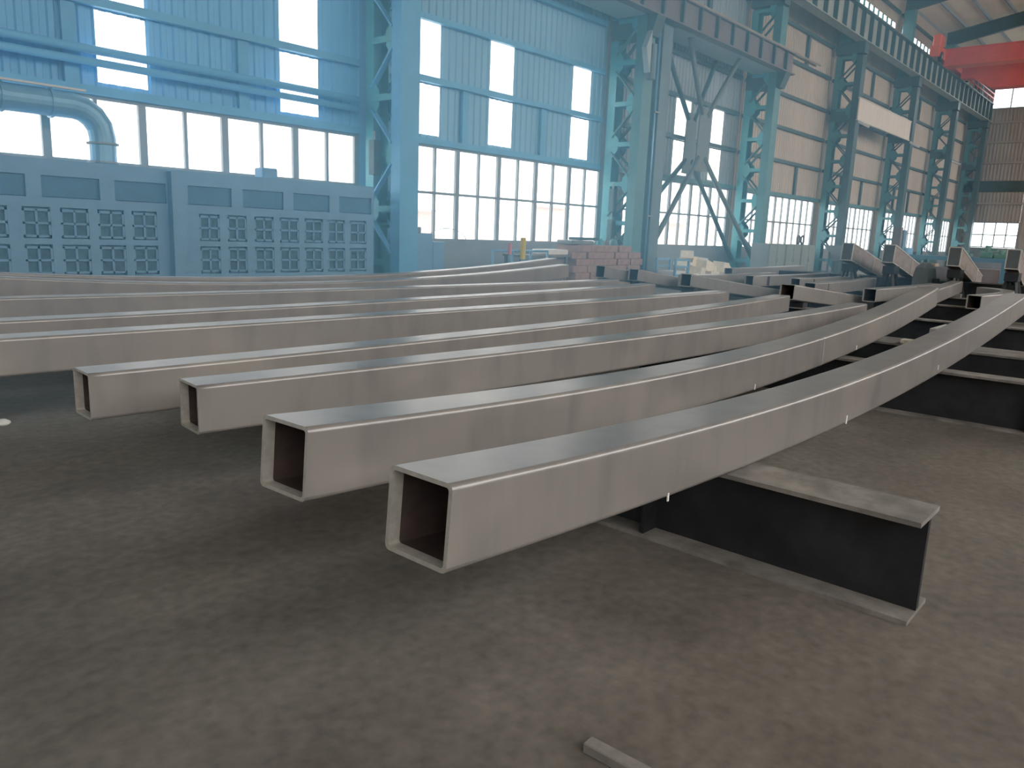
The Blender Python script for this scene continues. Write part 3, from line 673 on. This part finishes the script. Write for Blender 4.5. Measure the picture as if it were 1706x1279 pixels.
for j, (x, sc, mm) in enumerate(((23.5, .13, m_tealb), (23.9, .1, m_brown), (24.35, .14, m_teal), (24.8, .1, m_white))):
    s = MB(); s.tube([(0, 0, 0), (0, 0, sc*.4), (0, 0, sc*1.3), (0, 0, sc*1.5), (0, 0, sc*1.9)], [sc, sc*1.05, sc, sc*.5, sc*.45], 12)
    o = s.build('paint_can', mm, None, smooth=False); o.location = (x, 16.45, 1.175 if x > 24.4 else 1.41); tag(o, ['teal paint can on the clay blocks', 'brown paint can on the clay blocks', 'large dark teal paint can on the clay blocks', 'white paint can at the right of the clay blocks'][j], 'can')
t = thing('safety_rail', 'light blue-grey pipe railing left of the work table', 'railing', (17.0, 15.75, 0))
for z in (.55, 1.2): MB().tube([(0, 0, z), (2.6, 0, z)], .035, 8).build('rail', m_duct, t, smooth=True)
for x in (0, .9, 1.75, 2.6): MB().tube([(x, 0, 0), (x, 0, 1.2)], .035, 8).build('post', m_duct, t, smooth=True)
t = thing('bollard', 'yellow topped post standing at the railing', 'post', (18.2, 15.6, 0))
MB().tube([(0, 0, 0), (0, 0, .95)], .05, 10).build('stem', m_duct, t, smooth=True); MB().tube([(0, 0, .95), (0, 0, 1.58), (0, 0, 1.6)], [.085, .085, .06], 12).build('sleeve', m_yellow, t)
t = thing('bollard', 'small pink marker post left of the yellow one', 'post', (17.6, 15.6, 0))
MB().tube([(0, 0, 0), (0, 0, 1.1)], .03, 8).build('stem', m_duct, t); MB().tube([(0, 0, 1.1), (0, 0, 1.42)], [.06, .06], 10).build('sleeve', m_pink, t)
t = thing('tool_cabinet', 'stepped dark blue cabinet beside the blue column', 'cabinet', (15.6, 17.7, 0))
MB().box(0, .8, 0, .9, 0, 1.62).build('body', m_booth, t, bevel=.02); MB().box(.8, 1.3, 0, .9, 0, 1.38).build('side_unit', m_booth, t, bevel=.02); MB().box(.15, .5, .2, .6, 1.62, 1.8).build('top_box', m_dado, t, bevel=.02)
t = thing('wire_hoop', 'thin wire hoop standing on the sill of the second window', 'hoop', (18.0, 18.75, SILL))
MB().tube([(-.9 + .9*(1 - math.cos(math.pi*k/14)), 0, .42*math.sin(math.pi*k/14)) for k in range(15)], .012, 6).build('wire', m_frame, t); MB().box(-.95, -.85, -.05, .05, 0, .02).build('foot', m_frame, t); MB().box(.85, .95, -.05, .05, 0, .02).build('foot', m_frame, t)
t = thing('wall_fan', 'small white fan fixed to the low wall', 'fan', (17.6, 18.7, .95))
MB().tube([(0, 0, 0), (0, -.06, 0)], .17, 14).build('guard', m_white, t); MB().tube([(0, -.06, 0), (0, -.1, 0)], .05, 10).build('hub', m_frame, t); MB().bar((0, 0, 0), (0, .18, -.15), .04, .04).build('bracket', m_frame, t)
# electrical boxes on columns
def ebox(label, x, y, z, w, h):
    t = thing('junction_box', label, 'box', (x, y, z), group='junction boxes on the columns')
    MB().box(-w, w, -.12, .12, 0, h).build('case', m_dteal, t, bevel=.01); MB().box(-w + .03, w - .03, -.135, -.12, .05, h - .05).build('cover', m_dteal, t); MB().box(-.02, .02, -.03, .03, h, h + .25).build('conduit', m_frame, t)
ebox('dark box on the blue column next to the booth', 14.33, 17.95, 3.2, .12, .95)
ebox('upper dark box on the column at the second window', 26.33, 17.95, 2.7, .12, .9); ebox('lower dark box on the column at the second window', 26.33, 17.95, 1.5, .12, .9)

# pile of cream blocks
pile = [(27.7, 15.2, .9, .35, .5, .25, .5, .6), (28.2, 15.4, .75, .6, .4, .3, .2, -.3), (28.7, 15.1, .62, .5, .5, .3, -.2, .4), (28.1, 14.9, .3, .6, .5, .3, .1, .2), (29.3, 15.2, .5, .6, .45, .35, .35, -.4), (29.9, 15.3, .3, .55, .5, .3, -.3, .3), (29.2, 14.9, .12, .6, .5, .3, .05, -.1), (30.7, 15.2, .45, .6, .5, .35, .1, .1), (31.3, 15.2, .35, .6, .3, .15, .4, .2), (30.4, 14.9, .1, .6, .5, .3, 0, .3), (31.4, 14.95, .05, .5, .5, .3, 0, -.3), (27.6, 14.9, .05, .6, .5, .3, 0, .1), (28.8, 15.5, .1, .7, .6, .3, 0, 0), (30.0, 15.6, .05, .7, .6, .3, 0, .2), (31.0, 15.6, .02, .7, .6, .3, 0, .1), (27.4, 15.3, .55, .25, .5, .25, .9, .3)]
PL = ['tilted cream block highest at the left', 'cream block lying just right of the highest one', 'cream block on the left shoulder', 'low cream block at the left front', 'steeply tilted cream block at the centre', 'cream block tipped to the right at the centre', 'low cream block at the centre front', 'large squarish cream block on the right', 'thin tilted cream slab at the far right', 'low cream block right of centre at the front', 'lowest cream block at the right end', 'lowest cream block at the left end', 'flat cream block at the back left', 'flat cream block at the back centre', 'flat cream block at the back right', 'narrow upright cream block leaning at the left']
bm_ = MB().box(-.5, .5, -.5, .5, -.5, .5).mesh('cream_block', m_block)
for i, (x, y, z, a, b, c, ry, rz) in enumerate(pile):
    o = link('cream_block', bm_); o.location = (x, y, z + .18); o.scale = (a, b, c + .08); o.rotation_euler = (.1*math.sin(i), ry, rz)
    tag(o, PL[i] + ' in the loose pile between the columns', 'block', 'cream blocks in the loose pile')
t = thing('pallet_cage', 'blue-grey crate at the left of the cream block pile', 'crate', (26.3, 15.0, 0))
for x in (-.5, .5):
    for y in (-.4, .4): MB().box(x - .04, x + .04, y - .04, y + .04, 0, 1.0).build('post', m_duct, t)
for z in (.1, .4, .7, .97):
    for y in (-.4, .4): MB().box(-.5, .5, y - .02, y + .02, z - .04, z + .04).build('slat', m_duct, t)
MB().box(-.45, .45, -.35, .35, .05, .55).build('load', m_white, t, bevel=.03)

# grey-green cabinets
for j, (x, lab) in enumerate(((36.4, 'left grey-green steel cabinet below the windows'), (38.45, 'middle grey-green steel cabinet below the windows'), (40.5, 'right grey-green steel cabinet below the windows'))):
    t = thing('steel_cabinet', lab, 'cabinet', (x, 15.6, 0), group='steel cabinets')
    MB().box(0, 1.95, 0, .9, .05, 1.68).build('body', m_cab, t, bevel=.02)
    for k in (0, 1): d = part_box('door', m_cab, t, .04 + k*.95, .95 + k*.95, -.03, 0, .12, 1.62, bevel=.01); part_box('handle', m_frame, d, .86 if k == 0 else 1.06, .9 if k == 0 else 1.1, -.06, -.03, .8, 1.0)
    MB().box(.05, 1.9, .05, .85, 0, .05).build('plinth', m_black, t)
t = thing('valve_pair', 'pair of round valve wheels on the grey-green cabinet', 'valve', (40.7, 15.9, 1.68))
for x in (0, .55): MB().tube([(x + .2*math.cos(a*math.pi/8), 0, .25 + .2*math.sin(a*math.pi/8)) for a in range(17)], .05, 8, False).build('wheel', m_brown, t); MB().box(x - .06, x + .06, -.06, .06, 0, .07).build('foot', m_brown, t)
t = thing('funnel_hopper', 'grey tapered hopper standing beside the fourth column', 'hopper', (47.5, 16.0, 0))
MB().hexa([(-.3, -.3, .8), (.3, -.3, .8), (.3, .3, .8), (-.3, .3, .8), (-.9, -.6, 1.7), (.9, -.6, 1.7), (.9, .6, 1.7), (-.9, .6, 1.7)]).build('cone', m_greyb, t)
for x in (-.6, .6):
    for y in (-.4, .4): MB().box(x - .05, x + .05, y - .05, y + .05, 0, 1.3).build('leg', m_dteal, t)
# vertical steel post and drum near the box beams
t = thing('drill_press', 'dark upright drill column behind the leaning box beams', 'machine', (34.2, 9.3, 0))
MB().box(-.18, .1, -.14, .14, 0, 2.55).build('column', m_brown, t); MB().box(.12, .5, -.18, .18, 0, 2.45).build('mast', m_bluet, t); MB().box(-.5, .8, -.4, .4, 0, .12).build('base', m_black, t); MB().bar((.5, 0, 2.0), (1.5, -.1, .9), .16, .16).build('arm', m_black, t); MB().tube([(.75, -.2, 1.35), (.75, -.2, 1.75)], .24, 14).build('motor', m_duct, t)
t = thing('coil_drum', 'dark grey-green covered drum between the box beams', 'drum', (25.5, 6.05, 0))
MB().tube([(0, 0, 0), (0, 0, .1), (0, 0, .9), (0, 0, 1.2), (0, 0, 1.36)], [.3, .33, .33, .27, .12], 12).build('drum_body', m_cab, t); MB().box(-.34, .34, -.34, -.3, .3, .9).build('side_flap', m_black, t)
# blue machine table and machines by the end
t = thing('machine_table', 'long blue steel machine table behind the box beams', 'table', (33.5, 7.0, 0))
MB().box(-1.0, 1.0, -2.0, 1.4, 1.35, 1.5).build('table_top', m_bluet, t)
for y in (-1.8, 1.2):
    for x in (-.9, .9): MB().box(x - .07, x + .07, y - .07, y + .07, 0, 1.35).build('leg', m_bluet, t)
MB().box(-.95, -.9, -1.7, .6, .35, 1.1).build('side_panel', m_brown, t)
for j, (y, h, lab) in enumerate(((5.9, .45, 'green vice standing at the left on the blue table'), (5.45, .3, 'low green machine part on the blue table'), (6.6, .25, 'small green casting on the blue table'))):
    t = thing('machine_part', lab, 'machine', (33.3, y, 1.5)); MB().box(-.2, .2, -.2, .2, 0, h*.5).build('base', m_green, t, bevel=.02); MB().tube([(0, 0, h*.5), (0, 0, h)], .1, 10).build('spindle', m_green, t); MB().box(-.04, .04, -.3, .3, h*.6, h*.75).build('jaw', m_green, t)
slab('timber_post', 'upright raw timber stack behind the box beams', 'timber', 35.6, 36.2, 8.1, 8.8, 0, 1.15, m_wood, .02)
slab('pale_sheet', 'pale sheet stack on the floor behind the bench', 'sheet', 29.6, 32.2, 5.4, 6.3, 0, .38, m_white, .02)
slab('pale_sheet', 'pale sheet stack at the right behind the bench', 'sheet', 29.5, 32.5, 2.6, 4.4, 0, .33, m_white, .02)

# ------------------------------------------------------------------ outside the windows
for x0, x1, h, lab in ((33.5, 37.2, 2.85, 'small red brick shed outside at the left of the second window'), (47.6, 52.2, 3.75, 'red brick outbuilding outside the second window'), (68.9, 72.0, 3.1, 'narrow red brick outbuilding outside the third window'), (92, 97, 4.2, 'red brick outbuilding outside the fourth window')):
    t = thing('brick_outbuilding', lab, 'building', (x0, 40, -.22))
    MB().box(0, x1 - x0, 0, 1.5, 0, h + .2).build('wall', m_brickwall, t); MB().box(-.2, x1 - x0 + .2, -.2, 1.7, h + .2, h + .35).build('roof', m_ground, t)
    MB().box((x1 - x0)*.55, (x1 - x0)*.8, -.04, 0, 1.2, 2.2).build('shutter', m_white, t)

# ------------------------------------------------------------------ blue veil over the left bays, built as scattering volumes
def haze(x0, x1, y0, y1, z0, z1, dens, col, label):
    M = bpy.data.materials.new('blue_haze'); M.use_nodes = True; nt = M.node_tree; nt.nodes.clear()
    out = nt.nodes.new('ShaderNodeOutputMaterial'); v = nt.nodes.new('ShaderNodeVolumeScatter')
    v.inputs['Color'].default_value = (*col, 1); v.inputs['Density'].default_value = dens; v.inputs['Anisotropy'].default_value = 0.3
    ab = nt.nodes.new('ShaderNodeVolumeAbsorption'); ab.inputs['Color'].default_value = (*col, 1); ab.inputs['Density'].default_value = dens * 0.35
    ad = nt.nodes.new('ShaderNodeAddShader'); nt.links.new(v.outputs[0], ad.inputs[0]); nt.links.new(ab.outputs[0], ad.inputs[1])
    nt.links.new(ad.outputs[0], out.inputs['Volume'])
    o = MB().box(x0, x1, y0, y1, z0, z1).build('haze', M); return tag(o, label, 'haze', kind='stuff')
haze(-20, 15.5, 6.0, 18.85, .02, 14, .038, (.31, .70, 1.0), 'dense blue haze in front of the filter booth')
haze(15.51, 31, 5.0, 18.85, .02, 14, .021, (.33, .71, 1.0), 'thin blue haze over the second window bay')
